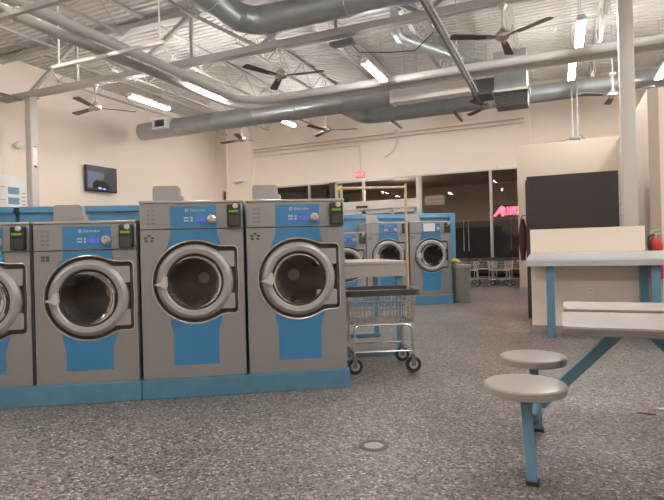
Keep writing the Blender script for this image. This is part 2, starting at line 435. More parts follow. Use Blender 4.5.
for k in range(6): g.box(-10.55, -10.19, 11.925, 11.97, 4.775+.032*k, 4.785+.032*k)
obj('louvre', g, 'galv_dk', gr)
# near run with its elbow
t = thing('air_duct', 'thick round galvanised duct with an elbow, nearest the camera under the roof', 'duct')
p = arc_pts((-4.87, DF+.05, 5.08), (-4.87, 7.86, 5.08), (ER-.03, 7.86, 5.08), .45, 10)
g = G().tube(p, .225, 28); duct_bands(g, [p[0], p[1]], .225, 1.4); duct_bands(g, p[-2:], .225, 1.4)
for q, q2 in zip(p[1:-1], p[2:-1]):
    dd = (q2-q).normalized(); g.tube([q-dd*.01, q+dd*.01], [.232, .232], 24)
obj('duct_run', g, 'galv', t)
# slanting branch duct
t = thing('branch_duct', 'thin round duct slanting across the ceiling from a roof drop', 'duct')
p = arc_pts((-2.80, 9.88, 5.89), (-2.80, 9.88, 5.20), (-1.49, 12.46, 5.20), .14, 5)
obj('duct_run', duct_bands(G().tube(p, .105, 18), p[-2:], .105, 1.2), 'galv', t)
# plenum and return grille box
t = thing('plenum_box', 'big pale sheet-metal plenum box hung behind the paired pipes', 'duct')
obj('box', G().box(-3.46, -1.72, 11.70, 12.02, 4.47, 5.05, .008, 1), 'plenum', t)
obj('flange', G().box(-3.5, -3.44, 11.68, 12.03, 4.45, 5.07), 'plenum', t)
for x in (-3.2, -2.9): obj('rod', G().cyl((x, 11.86, 5.05), (x, 11.86, 5.9), .010, seg=6), 'steel', t)
t = thing('return_air_box', 'galvanised box with a dark louvred grille facing the room', 'duct')
obj('box', G().box(-1.22, -.56, 11.85, 12.75, 4.42, 5.28, .006, 1), 'galv', t)
g = G(); A = [(-1.24, 11.80), (-.54, 11.80), (-.54, 12.5), (-1.24, 12.5)]; B = [(-1.20, 11.92), (-.56, 11.92), (-.56, 12.4), (-1.20, 12.4)]
g._quadloop([[(x, y, 4.13) for x, y in B], [(x, y, 4.42) for x, y in A]]); obj('hood', g, 'galv_dk', t)
g = G()
for k in range(7):
    z = 4.15+.037*k; yy = 11.925-.125*(z-4.13)/.29
    g.box(-1.19+(-.03)*(k/7), -.57+.02*(k/7), yy-.02, yy+.01, z, z+.012)
obj('louvre', g, 'black', t)
obj('hood_rim', G().box(-1.27, -.51, 11.77, 11.81, 4.40, 4.45).box(-1.27, -1.23, 11.77, 12.5, 4.40, 4.45).box(-.55, -.51, 11.77, 12.5, 4.40, 4.45), 'plenum', t)
obj('side_duct', G().box(-1.72, -1.22, 12.0, 12.6, 4.46, 4.80), 'galv_dk', t)
obj('access_panel', G().box(-1.70, -1.40, 11.97, 12.0, 4.80, 5.06), 'plenum', t)
# hung conduit track, wall pipes, column conduit
t = thing('conduit_track', 'dark double conduit hung along the room beside the middle fan', 'conduit')
obj('conduit', G().tube([(-1.57, DF+.05, 4.40), (-1.60, 12.3, 4.40)], .036, 10), 'galv_dk', t)
obj('conduit', G().tube([(-1.51, DF+.05, 4.42), (-1.53, 11.6, 4.42)], .022, 8), 'steel', t)
for y in (2.0, 7.2, 9.4, 11.7): obj('rod', G().cyl((-1.58, y, 4.42), (-1.58, y, 5.92), .008, seg=6), 'steel', t)
for i, (x, ya, yb) in enumerate(((-4.0, 13.55, 14.45), (-2.35, 13.5, 14.5))):
    t = thing('duct_hanger', ['dark strut cradling the back duct near its bend', 'dark strut cradling the back duct under the plenum'][i], 'hanger', (x, 0, 0), 0, 'duct struts')
    obj('strut', G().box(-.03, .03, ya, yb, 4.48, 4.54), 'galv_dk', t)
    for y in (ya+.08, yb-.08): obj('rod', G().cyl((0, y, 4.56), (0, y, 5.92), .008, seg=6), 'steel', t)
for k, (z, x0, x1, lab) in enumerate(((4.86, -10.2, -.9, 'upper cream pipe running along the back wall'), (4.74, -10.2, -.9, 'lower cream pipe running along the back wall'))):
    g = G().tube([(x0, DB-.05, z), (x1, DB-.05, z+.02)], .028, 10)
    tag(obj('wall_pipe', g, 'cream_pipe'), lab, 'pipe', 'back wall pipes')
tag(obj('wall_conduit', G().tube([(-10.2, DB-.03, 4.58), (-6.10, DB-.03, 4.60), (-6.06, DB-.03, 4.55), (-6.06, DB-.03, 3.72)], .016, 8), 'cream_pipe'), 'thin conduit dropping to the red exit sign', 'conduit')
t = thing('wall_cable', 'loose tan cable hanging from a small box on the back wall', 'cable')
obj('junction_box', G().box(-4.87, -4.72, DB-.10, DB-.075, 4.80, 4.97), 'cream_pipe', t)
obj('cable', G().tube([(-4.78, DB-.07, 4.82), (-4.78, DB-.05, 4.62), (-4.85, DB-.04, 4.42), (-4.98, DB-.03, 4.25), (-5.22, DB-.03, 4.12)], .022, 8), 'cream_pipe', t)
t = thing('conduit_drop', 'pair of grey conduits dropping from the ceiling onto the alcove panel', 'conduit')
for x in (.33, .44): obj('conduit', G().cyl((x, 13.66, 3.60), (x, 13.66, 5.92), .018, seg=8), 'steel', t)
obj('junction_box', G().box(.26, .50, 13.61, 13.72, 3.55, 3.64, .01), 'galv_dk', t)
obj('cable', G().tube([(.50, 13.66, 3.66), (.53, 13.66, 3.6), (.60, 13.66, 3.56)], .008, 6), 'black', t)
obj('cable', G().tube([(.27, 13.66, 3.60), (.12, 13.66, 3.565), (-.1, 13.66, 3.562), (-.3, 13.66, 3.56)], .007, 6), 'black', t)
tag(obj('column_conduit', G().tube([(-11.1, DF+.1, 4.70), (-11.1, 8.25, 4.72)], .04, 8), 'galv_dk'), 'grey conduit running to the column by the television wall', 'conduit')
t = thing('junction_box', 'flat dark box under the girder feeding a lit tube', 'box', (-3.4, 8.62, 4.72))
obj('box', G().box(-.22, .22, -.1, .1, 0, .06, .006), 'galv_dk', t)
obj('cable', G().tube([(-.05, .06, .03), (-.02, .4, -.02), (.02, .9, .06), (.05, 1.5, .1)], .012, 6), 'black', t)
obj('cable', G().tube([(.12, .08, .03), (.2, .3, -.06), (.6, .7, .0), (1.0, 1.1, .1), (1.3, 1.4, .5)], .010, 6), 'black', t)

# ------------------------------------------------------------------ strip lights
def make_light(L):
    t = thing('strip_light', '', 'ceiling light', (0, 0, 0), 0, 'fluorescent strip lights')
    obj('housing', G().box(-.052, .052, -L/2, L/2, .026, .085, .006, 1), 'white', t)
    for x in (-.046, .046): obj('tube', G().cyl((x, -L/2+.02, .008), (x, L/2-.02, .008), .016, seg=8), 'tube', t)
    for y in (-L/2, L/2-.03): obj('end_cap', G().box(-.065, .065, y, y+.03, -.012, .05), 'white', t)
    for y in (-L/2+.2, L/2-.2): obj('rod', G().cyl((0, y, .085), (0, y, 1.16), .006, seg=6), 'steel', t)
    return t
lp = make_light(1.24)
LIGHTS = [((-3.17, 9.63), 'lit strip light in front of the pale plenum box'),
          ((.375, 9.40), 'bright strip light above the dark cabinet, ahead of the paired pipes'),
          ((.31, 12.25, 4.75), 'small-looking lit strip light beyond the paired pipes, above the alcove'),
          ((-6.87, 9.6, 4.70), 'lit strip light tucked beside the bending pair of pipes'),
          ((-8.3, 9.25), 'lit strip light above the television wall and ceiling fan'),
          ((1.95, 12.2), 'lit strip light beside the beige column, over the restroom block'),
          ((-7.15, 13.4, 4.82), 'lit strip light just under the end of the long back duct'),
          ((-7.36, 5.25, 4.95), 'strip light above the pipes in the near ceiling corner'),
          ((-3.17, 4.2), None), ((.375, 4.2), None), ((3.8, 4.2), None), ((3.6, 7.0), None), ((3.8, 9.4), None), ((-9.8, 2.4), None),  # unlabelled entries are unseen fixtures, added to light machine fronts and walls
          ((-3.2, 14.9, 5.06), None), ((.4, 14.9, 5.06), None), ((3.8, 14.9, 5.06), None), ((-9.3, 14.4, 5.36), None), ((-6.5, 14.4, 5.36), None), ((-6.4, -.5), None), ((-3.17, -.5), None), ((.375, -.5), None), ((3.8, -.5), None), ((-9.8, -.5), None)]  # those behind the far ducts are added to brighten the back wall
for i, (pos, lab) in enumerate(LIGHTS):
    x, y = pos[:2]; z = pos[2] if len(pos) > 2 else 4.5
    o = lp if i == 0 else dup(lp)
    o.location = (x, y, z)
    if y > 14:
        for c_ in children(o):
            if c_.name.startswith('rod'): bpy.data.objects.remove(c_)
            elif c_.name.startswith('tube'):
                c_.data = c_.data.copy(); c_.data.materials[0] = M['tube_fill']
    o['label'] = lab or ('added dim strip light hidden behind the far ducts to brighten the back wall' if y > 14 else 'unseen strip light added on the ceiling outside the view to light the room')
# small flood lamp on a rod
t = thing('emergency_lamp', 'small white lamp on a thin rod under the deck beside a strip light', 'lamp', (-.02, 10.75, 5.15))
obj('rod', G().tube([(-1.2, 0, .06), (1.0, 0, .10)], .008, 6), 'steel', t)
obj('head', G().sphere((0, 0, .0), .055), 'white', t)
for x in (-1.15, .95): obj('drop', G().cyl((x, 0, .08), (x, 0, .75), .006, seg=6), 'steel', t)

# ------------------------------------------------------------------ ceiling fans
def make_fan():
    t = thing('ceiling_fan', '', 'ceiling fan', (0, 0, 0), 0, 'ceiling fans')
    obj('canopy', G().lathe([(.0, 0), (.06, 0), (.075, -.03), (.03, -.09), (.0, -.09)], 20), 'fanpale', t)
    obj('downrod', G().cyl((0, 0, -.06), (0, 0, -.40), .017, seg=10), 'fanpale', t)
    obj('motor', G().lathe([(.0, -.36), (.035, -.36), (.045, -.40), (.10, -.43), (.12, -.47), (.115, -.51), (.06, -.55), (.0, -.56)], 24), 'nickel', t)
    for k in range(3):
        a = 2*PI*k/3; c, s = math.cos(a), math.sin(a)
        mt = Matrix.Rotation(a, 4, 'Z') @ Matrix.Rotation(.14, 4, 'X')
        g = G().plate([(.10, -.03), (.22, -.055), (.77, -.075), (.81, -.05), (.81, .05), (.77, .075), (.22, .055), (.10, .03)], [], -.006, .006, 'xy')
        g.xform(Matrix.Translation((0, 0, -.50)) @ mt); bl = obj('blade', g, 'blade', t)
        g = G().box(.08, .26, -.02, .02, -.014, -.006); g.xform(Matrix.Translation((0, 0, -.50)) @ mt); obj('blade_iron', g, 'nickel', bl)
    return t
fp = make_fan()
FANS = [((-9.0, 8.4, 4.79), .87, 'ceiling fan under the girder near the television wall'),
        ((-4.53, 8.4, 4.79), .16, 'ceiling fan under the girder beside the near duct elbow'),
        ((-.72, 8.4, 4.79), -.56, 'ceiling fan under the girder with dark blades, beside the conduit track'),
        ((1.14, 13.1, 4.86), -.45, 'far ceiling fan beside the beige column, in front of the back wall'),
        ((-1.50, 12.98, 4.92), .2, 'far ceiling fan hanging beside the louvred return box'),
        ((-5.7, 13.1, 4.86), .3, 'far ceiling fan half hidden behind the long back duct'),
        ((-8.3, 12.95, 4.85), .9, 'far ceiling fan near the pilaster, behind the closed duct end')]
for i, (l, a, lab) in enumerate(FANS):
    o = fp if i == 0 else dup(fp)
    o.location = l; o.rotation_euler = (0, 0, a); o['label'] = lab
    if i > 2:
        obj('extension_rod', G().cyl((0, 0, 0), (0, 0, 5.9-l[2]), .014, seg=8), 'fanpale', o)

# ------------------------------------------------------------------ washing machines
PH = math.radians(31.07); RP = (-4.0, 2.73)
def RW(s, n, z=0): x, y = rot2((s, n), PH); return (RP[0]+x, RP[1]+y, z)
PZ = .155
def recess_r(th):
    def sd(r):
        x, z = r*math.cos(th), r*math.sin(th)
        a = r-.335
        qx, qz = abs(x-.17)-.175+.035, abs(z-.0115)-.2755+.035
        b = math.hypot(max(qx, 0), max(qz, 0))+min(max(qx, qz), 0)-.035
        k = .03; h = max(k-abs(a-b), 0)/k
        return min(a, b)-h*h*k*.25
    lo, hi = .1, .6
    for _ in range(30):
        m_ = (lo+hi)/2
        if sd(m_) < 0: lo = m_
        else: hi = m_
    return lo
def make_washer(w, h, dz):
    t = thing('washing_machine', '', 'washing machine', (0, 0, 0), 0, 'front-load washing machines')
    cx = w/2+.015; D = .86; zs = h-.232
    g = G().box(0, .02, .04, D, 0, h-.02).box(w-.02, w, .04, D, 0, h-.02).box(0.02, w-.02, .04, D, h-.045, h-.02).box(.02, w-.02, D-.02, D, 0, h-.04).box(.02, w-.02, .04, D, 0, .02)
    obj('cabinet', g, 'washer', t)
    sil = [(cx+recess_r(2*PI*k/120)*math.cos(2*PI*k/120), dz+recess_r(2*PI*k/120)*math.sin(2*PI*k/120)) for k in range(120)]
    g = G().plate([(.003, .003), (w-.003, .003), (w-.003, zs-.003), (.003, zs-.003)], [sil], 0, .04)
    obj('front_panel', g, 'washer', t)
    # raised lip round the recess
    g = G().tube([(x, .001, z) for x, z in sil], .005, 8, closed=True); obj('recess_lip', g, 'washer_trim', t)
    g = G().plate(rrect(.05, w-.03, dz-.37, dz+.37, .02), [circ(.232, 64, (cx, dz))], .042, .05); obj('door_recess', g, 'washer_dk', t)
    # drum behind the door
    g = G().lathe([(.30, .13), (.30, .68), (.02, .70)], 40, 'y', (cx, 0, dz)); dr = obj('drum', g, 'drum', t)
    obj('tub_seal', G().lathe([(.232, .045), (.236, .10), (.29, .125), (.305, .125)], 40, 'y', (cx, 0, dz)), 'rubber', dr)
    g = G()
    for k in range(3):
        a = 2*PI*k/3+.5; c, s = math.cos(a), math.sin(a)
        g.bar((cx+.24*c, .2, dz+.24*s), (cx+.24*c, .66, dz+.24*s), .06, .06)
    obj('lifter', g, 'drum', dr)
    obj('hub', G().lathe([(.0, .66), (.05, .662), (.058, .69)], 24, 'y', (cx, 0, dz)), 'hub', dr)
    # door
    g = G().lathe([(.226, .038), (.226, -.014), (.238, -.028), (.268, -.033), (.293, -.018), (.306, .012), (.306, .038)], 72, 'y', (cx, 0, dz))
    g.plate(rrect(cx+.15, cx+.318, dz+.115, dz+.245, .012), [], -.006, .036).plate(rrect(cx+.15, cx+.318, dz-.225, dz-.10, .012), [], -.006, .036)
    dor = obj('door', g, 'ring', t)
    obj('gasket', G().lathe([(.215, .04), (.210, .0), (.213, -.010), (.227, -.016), (.2275, .04)], 64, 'y', (cx, 0, dz)), 'rubber', dor)
    obj('glass', G().lathe([(.214, .0), (.18, .04), (.125, .065), (.06, .078), (.0, .082)], 48, 'y', (cx, 0, dz)), 'doorglass', dor)
    g = G().plate([(cx-.318, dz-.012), (cx-.262, dz+.008), (cx-.236, dz+.050), (cx-.214, dz+.050), (cx-.210, dz-.02), (cx-.222, dz-.052), (cx-.262, dz-.028)], [], -.058, -.025)
    obj('latch', g, 'latch', dor)
    obj('hinge_pin', G().cyl((cx+.33, .012, dz-.22), (cx+.33, .012, dz+.24), .010, seg=8), 'washer_dk', dor)
    # blue decal, waisted above and below the door
    def arc(t0, t1, n=24): return [(cx+(recess_r(a)+.010)*math.cos(a), dz+(recess_r(a)+.010)*math.sin(a)) for a in (math.radians(t0+(t1-t0)*k/n) for k in range(n+1))]
    up = zs-dz-.004
    A_ = arc(134, 56)
    lft = [(cx-.183, dz+up), (cx-.186, dz+up*.9), (cx-.195, dz+up*.8)]; rgt = [(cx+.195, dz+up*.8), (cx+.186, dz+up*.9), (cx+.183, dz+up)]
    g = G().plate(lft+[(cx-.215, dz+.295)]+A_+[(cx+.206, dz+max(.305, up*.74))]+rgt, [], -.0025, -.0005)
    obj('blue_decal', g, 'blue', t); g = G()
    B_ = arc(-125, -53)
    bz = .105-dz
    g.plate([(cx-.178, dz+bz), (cx-.178, dz-.42), (cx-.186, dz-.37), (cx-.200, dz-.33)]+B_+[(cx+.200, dz-.33), (cx+.186, dz-.37), (cx+.178, dz-.42), (cx+.178, dz+bz)], [], -.0025, -.0005)
    obj('blue_decal', g, 'blue', t)
    # vent marks
    g = G()
    for x, z in ((.072, .05), (.044, .032), (.100, .032), (.05, .008), (.094, .008)) if h > 1.35 else ((.07, .05), (.105, .05), (.07, .028), (.105, .028)):
        g.box(x-.0125, x+.0125, -.002, 0, zs-.10+z-.009, zs-.10+z+.009)
    obj('vent', g, 'washer_dk', t)
    # control panel
    cp = obj('control_panel', G().box(.003, w-.003, -.004, .04, zs+.002, h-.02, .004, 1), 'washer', t)
    obj('panel_overlay', G().box(cx-.183, cx+.183, -.0065, -.003, zs+.012, zs+.188), 'blue', cp)
    obj('display', G().box(cx+.012, cx+.095, -.009, -.006, zs+.058, zs+.100), 'lcdblue', cp)
    g = G()
    for z in (.062, .086):
        g.box(cx-.075, cx-.037, -.009, -.006, zs+z, zs+z+.011); g.box(cx-.022, cx-.007, -.009, -.006, zs+z-.003, zs+z+.013)
    obj('button', g, 'decal', cp)
    kn = obj('knob', G().lathe([(.036, -.006), (.036, -.012), (.029, -.014), (.027, -.04), (.022, -.044), (.0, -.044)], 28, 'y', (cx+.143, 0, zs+.078)), 'washer_trim', cp)
    obj('knob_pointer', G().box(cx+.141, cx+.145, -.046, -.042, zs+.085, zs+.100), 'washer_dk', kn)
    g = text_g('Electrolux', .030, cx-.025, -.0072, zs+.143, extrude=.0006)
    c0, z0, r = cx-.053, zs+.152, .0155
    for k in range(4):
        a = PI/2*k; u = (math.cos(a), math.sin(a)); v = (-u[1], u[0])
        g.plate([(c0+u[0]*.003, z0+u[1]*.003), (c0+u[0]*r+v[0]*(r-.003), z0+u[1]*r+v[1]*(r-.003)), (c0+u[0]*r*.7, z0+u[1]*r*.7), (c0+u[0]*r-v[0]*(r-.003), z0+u[1]*r-v[1]*(r-.003))], [], -.0078, -.0066)
    obj('logo', g, 'decal', cp)
    g = G()
    for a in range(4):
        for b in range(2): g.box(.06+.035*b, .083+.035*b, -.0055, -.004, zs+.04+.034*a, zs+.058+.034*a)
    obj('instruction_print', g, 'faint', cp)
    # coin box
    x0, x1 = w-.125, w-.015
    cb = obj('coin_box', G().box(x0, x1, -.055, -.004, zs+.012, h-.035, .012), 'black', t)
    obj('keypad', G().box(x0+.012, x1-.012, -.058, -.054, zs+.02, zs+.10), 'keypad', cb)
    obj('price_display', G().box(x0+.016, x1-.020, -.058, -.054, zs+.127, zs+.146), 'lcdgreen', cb)
    obj('coin_return', G().lathe([(.022, -.054), (.02, -.072), (.0, -.074)], 16, 'y', (x0+.068, 0, zs+.178)), 'latch', cb)
    # top and soap box
    obj('top_trim', G().box(-.002, w+.002, -.012, .03, h-.02, h, .004, 1).box(-.001, w+.001, .03, D, h-.02, h), 'washer_trim', t)
    sb = obj('soap_box', G().plate(rrect(.055, .28, h, h+.155, .03), [], .28, .37).box(.27, .305, .29, .37, h, h+.07, .008), 'washer', t)
    obj('hinge', G().box(.08, .26, .275, .28, h+.005, h+.015), 'washer_dk', sb)
    return t
ws = make_washer(.778, 1.286, .675)
wl = make_washer(.820, 1.437, .775)
ws.location = RW(.262, .02, PZ); ws.rotation_euler.z = PH
ws['label'] = 'shorter grey front-load washer fully in view, next to the taller pair'
dup(ws, RW(-.54, .02, PZ), label='shorter grey washer cut off by the edge of the photo')
wl.location = RW(1.066, .02, PZ); wl.rotation_euler.z = PH
wl['label'] = 'taller grey washer between the shorter machines and the end washer'
dup(wl, RW(1.910, .02, PZ), label='taller grey washer at the end of the row, beside the chrome cart')
for s0, s1, lab in ((-1.6, 1.052, 'long blue plinth under the shorter washers'), (1.058, 2.745, 'blue plinth under the pair of taller washers')):
    o = obj('plinth', G().box(0, s1-s0, 0, .95, 0, PZ, .004, 1), 'blue_plinth'); o.location = RW(s0, 0, 0); o.rotation_euler.z = PH
    tag(o, lab, 'plinth', 'washer plinths')
t = thing('washer_bulkhead', 'blue bulkhead panel standing behind the near row of washers', 'bulkhead', RW(-1.6, 1.0), PH)
for k, (a, b) in enumerate(((0, 1.325), (1.36, 4.30))): obj('panel', G().box(a, b, 0, .16, 0, 1.585), 'blue_case', t)
for a, b in ((0, 1.315), (1.37, 4.30)): obj('cap', G().box(a, b, -.03, .19, 1.585, 1.645, .006, 1), 'blue_case', t)
obj('joint_bracket', G().box(1.32, 1.365, -.02, .1, 1.58, 1.64), 'black', t)

# far bank
FR = (-2.0, 10.73)
def FW(s, n, z=0): x, y = rot2((s, n), PH); return (FR[0]+x, FR[1]+y, z)
FZ = .18
for s_, z_, src, lab in ((-.865, FZ, wl, 'distant tall washer with a white paper over its panel'), (-1.74, FZ, wl, 'distant tall washer without a paper note, behind the folding table'), (-2.56, .155, ws, 'distant shorter washer half hidden behind the folding table')):
    dup(src, FW(s_, .02, z_), PH, lab).scale = (1.04, 1, 1.035)
o = obj('plinth', G().box(-1.75, .0, 0, .95, 0, FZ, .004, 1).box(-2.6, -1.75, 0, .95, 0, .155, .004, 1), 'blue_case'); o.location = FW(0, 0); o.rotation_euler.z = PH
tag(o, 'blue plinth under the distant bank of washers', 'plinth', 'washer plinths')
t = thing('washer_bulkhead', 'blue casing rising behind and around the distant washers', 'bulkhead', FW(0, 0), PH)
obj('panel', G().box(-2.6, .40, .95, 1.1, 0, 1.78), 'blue_case', t)
obj('cap', G().box(-2.6, .43, .90, 1.15, 1.78, 1.88, .008, 1), 'blue_case', t)
obj('end_panel', G().box(.29, .41, .86, .95, 0, 1.78, .006, 1), 'blue_case', t)
o = obj('paper_note', G().box(0, .24, -.003, 0, 0, .16), 'white'); o.location = FW(-.58, .008, FZ+1.285); o.rotation_euler.z = PH
tag(o, 'white paper note taped over the panel of a distant washer', 'note')

# ------------------------------------------------------------------ folding table behind the end washer
def TW(s, n, z=0): return RW(s, n, z)
t = thing('folding_table', 'beige folding table on blue skid legs behind the end washer', 'table', RW(3.53, 1.22), PH)
obj('tabletop', G().box(-1.3, .06, -.05, 1.30, .985, 1.02, .006, 1), 'tablebeige', t)
obj('apron', G().box(-1.28, .05, -.042, -.012, .855, .985).box(-1.28, .05, 1.26, 1.29, .855, .985).box(.02, .05, -.012, 1.26, .855, .985), 'tablebeige', t)
for n in (.02, 1.22):
    obj('leg', G().box(-.045, .015, n-.03, n+.03, 0.045, .985), 'blue_leg', t)
    obj('leg', G().box(-1.25, -1.19, n-.03, n+.03, 0.045, .985), 'blue_leg', t)
    obj('skid', G().box(-1.27, .03, n-.035, n+.035, 0, .05, .005, 1), 'blue_leg', t)
o = obj('folded_mat', G().box(0, .42, 0, .35, 0, .05, .012), 'white'); o.location = RW(2.52, 1.30, 1.021); o.rotation_euler.z = PH
tag(o, 'flat white box lying on the folding table', 'box')

# ------------------------------------------------------------------ wire laundry carts
def make_cart(rack):
    t = thing('laundry_cart', '', 'cart', (0, 0, 0), 0, 'chrome laundry carts')
    zb, zt = .46, .735
    rim = rrect(-.37, .36, -.30, .30, .09, 6)
    obj('bumper_rim', G().plate(rim, [rrect(-.325, .315, -.25, .25, .06, 6)], .722, .775, 'xy'), 'vinyl', t)
    g = G(); nx, ny = 17, 12
    def lvl(z):
        f = (z-zb)/(zt-zb); return .30+.022*f, .205+.045*f
    for z, r in ((zb, .006), (.53, .0035), (.60, .005), (.67, .005), (zt, .006)):
        a, b = lvl(z); g.tube([(x, y, z) for x, y in rrect(-a, a, -b, b, .05, 4)], r, 6, closed=True)
    a0, b0 = lvl(zb); a1, b1 = lvl(zt)
    for k in range(nx):
        f = -1+2*k/(nx-1); f *= .9
        for s in (-1, 1): g.tube([(a0*f, s*b0, zb), (a1*f, s*b1, zt)], .0034, 5)
        g.tube([(a0*f, -b0, zb), (a0*f, b0, zb)], .0034, 5)
    for k in range(ny):
        f = (-1+2*k/(ny-1))*.85
        for s in (-1, 1): g.tube([(s*a0, b0*f, zb), (s*a1, b1*f, zt)], .0034, 5)
        g.tube([(-a0, b0*f, zb), (a0, b0*f, zb)], .0034, 5)
    obj('basket', g, 'chrome', t)
    for sx in (-1, 1):
        for sy in (-1, 1):
            p = arc_pts((sx*.20, sy*.215, .445), (sx*.27, sy*.235, .445), (sx*.275, sy*.245, .16), .05, 5)
            obj('leg', G().tube(p, .012, 8), 'chrome', t)
    g = G(); q = [(-.275, -.243, .20), (.275, -.243, .20), (.275, .243, .20), (-.275, .243, .20)]
    for i in range(4): g.cyl(q[i], q[(i+1) % 4], .010, seg=8)
    for sy in (-1, 1): g.cyl((-.27, sy*.22, .445), (.27, sy*.22, .445), .010, seg=8)
    obj('lower_frame', g, 'chrome', t)
    for sx in (-1, 1):
        for sy in (-1, 1):
            x, y = sx*.275, sy*.245
            c = obj('caster', G().cyl((x, y, .146), (x, y, .17), .024, seg=10).box(x-.02, x+.02, y-.024, y-.018, .06, .15).box(x-.02, x+.02, y+.018, y+.024, .06, .15), 'galv_dk', t)
            w = obj('wheel', G().lathe([(.042, -.015), (.067, -.016), (.073, -.009), (.073, .009), (.067, .016), (.042, .015)], 24, 'y', (x, y, .073)), 'rubber', c)
            obj('wheel_hub', G().lathe([(.0, -.014), (.046, -.013), (.046, .013), (.0, .014)], 20, 'y', (x, y, .073)), 'galv', c)
    if rack:
        for x in (-.335, .30):
            obj('rack_post', G().cyl((x, .015, .44), (x, .015, 1.79), .014, seg=10), 'brass', t)
        obj('hanging_bar', G().cyl((-.345, .015, 1.755), (.305, .015, 1.755), .014, seg=10), 'brass', t)
        obj('end_cap', G().cyl((-.37, .015, 1.755), (-.335, .015, 1.755), .02, seg=10), 'yellow', t)
    return t
c1 = make_cart(True); c1.location = (-1.645, 4.93, 0); c1.rotation_euler.z = math.radians(28)
c1['label'] = 'chrome wire laundry cart with a tan hanging rack, beside the end washer'
c2 = make_cart(False); CL = ['chrome laundry cart parked by the glass just beyond the bin', 'chrome laundry cart parked in the middle of the window row', 'chrome laundry cart parked at the alcove end of the window row']
c2.location = (-2.95, 16.15, 0); c2.rotation_euler.z = .05; c2['label'] = CL[0]
dup(c2, (-2.05, 16.2, 0), -.06, CL[1]); dup(c2, (-2.45, 15.45, 0), .08, 'chrome laundry cart standing in front of the window row, next to the bin'); dup(c2, (-1.55, 15.45, 0), -.05, 'chrome laundry cart standing in front of the window row, near the alcove'); dup(c2, (-1.18, 16.15, 0), .04, CL[2])

# ------------------------------------------------------------------ bin
t = thing('trash_bin', 'grey cylindrical waste bin at the end of the distant washers', 'bin', (-1.875, 11.02, 0))
obj('body', G().lathe([(.0, 0), (.165, 0), (.172, .02), (.187, .70), (.0, .70)], 32), 'bin', t)
obj('lid', G().lathe([(.195, .69), (.2, .70), (.2, .75), (.185, .775), (.0, .79)], 32), 'bin', t)
g = G(); 
for k in range(16):
    a = 2*PI*k/16; g.bar((.168*math.cos(a), .168*math.sin(a), .05), (.183*math.cos(a), .183*math.sin(a), .66), .012, .012)
obj('rib', g, 'bin', t)
g = G().sphere((0, 0, 0), .1, 1.1, .8, .55, 12)
for v in g.bm.verts: v.co += Vector((random.uniform(-1, 1), random.uniform(-1, 1), random.uniform(-1, 1)))*.012
o = obj('cleaning_cloth', g, 'yellow'); o.location = (-1.99, 10.97, .842)
tag(o, 'crumpled yellow cloth on top of the grey bin', 'cloth')

# ------------------------------------------------------------------ dark cabinet, cloth, extinguisher
t = thing('storage_cabinet', 'big dark brown cabinet standing behind the cream half wall', 'cabinet', (-.485, 8.86, 0))
obj('body', G().box(0.02, 1.295, .02, .80, 0, 2.22, .012), 'cabinet', t)
obj('front_panel', G().plate([(.0, .0), (1.295, .0), (1.295, 2.215), (.04, 2.215), (.0, 2.13)], [], -.01, .02), 'cabinet', t)
obj('edge_strip', G().box(.09, .10, -.013, -.01, .02, 2.2), 'black', t)
g = G(); pts = []
rows = 14
for i in range(rows):
    f = i/(rows-1); z = -.02-.66*f; wv = .03+.028*math.sin(PI*min(1, f*1.1)) if f < .9 else .036
    pts.append([(wv*math.cos(2*PI*k/12)*(1+.25*math.sin(5*2*PI*k/12+f*3)), .04*math.sin(2*PI*k/12), z) for k in range(12)])
g._quadloop(pts); o = obj('hanging_cloth', g, 'maroon'); o.location = (-.545, 8.95, 1.58)
tag(o, 'dark maroon cloth hanging at the side of the brown cabinet', 'cloth')
o = obj('coat_hook', G().tube([(-.465, 8.95, 1.62), (-.54, 8.95, 1.62), (-.56, 8.95, 1.58), (-.545, 8.95, 1.555)], .008, 6), 'black')
tag(o, 'small black hook on the side of the brown cabinet', 'hook')
o = obj('pull_handle', G().tube([(1.24, 12.85, 1.95), (1.16, 12.85, 1.95), (1.16, 12.85, 1.72), (1.24, 12.85, 1.72)], .016, 8), 'galv')
tag(o, 'small metal pull handle on the alcove side wall', 'handle')
t = thing('fire_extinguisher', 'red fire extinguisher with a chrome head beside the half wall', 'fire extinguisher', (1.275, 8.98, .60))
obj('cylinder', G().lathe([(.0, 0), (.085, 0), (.095, .02), (.095, .50), (.08, .56), (.035, .60), (.03, .62), (.0, .62)], 28), 'red', t)
obj('valve', G().cyl((0, 0, .61), (0, 0, .67), .026, seg=12), 'nickel', t)
obj('lever', G().bar((-.06, 0, .70), (.07, 0, .735), .025, .012).bar((-.02, 0, .665), (.08, 0, .67), .025, .012).cyl((-.05, -.02, .67), (-.05, -.032, .67), .022), 'nickel', t)
obj('hose', G().tube([(-.03, -.02, .66), (-.09, -.05, .62), (-.10, -.08, .5), (-.07, -.10, .35), (-.06, -.10, .2)], .014, 8), 'rubber', t)
obj('instruction_label', G().lathe([(.0955, .2), (.0957, .21), (.0957, .38), (.0955, .39)], 28), 'red', t)
obj('wall_bracket', G().box(-.04, .04, .09, .13, .28, .52), 'black', t)

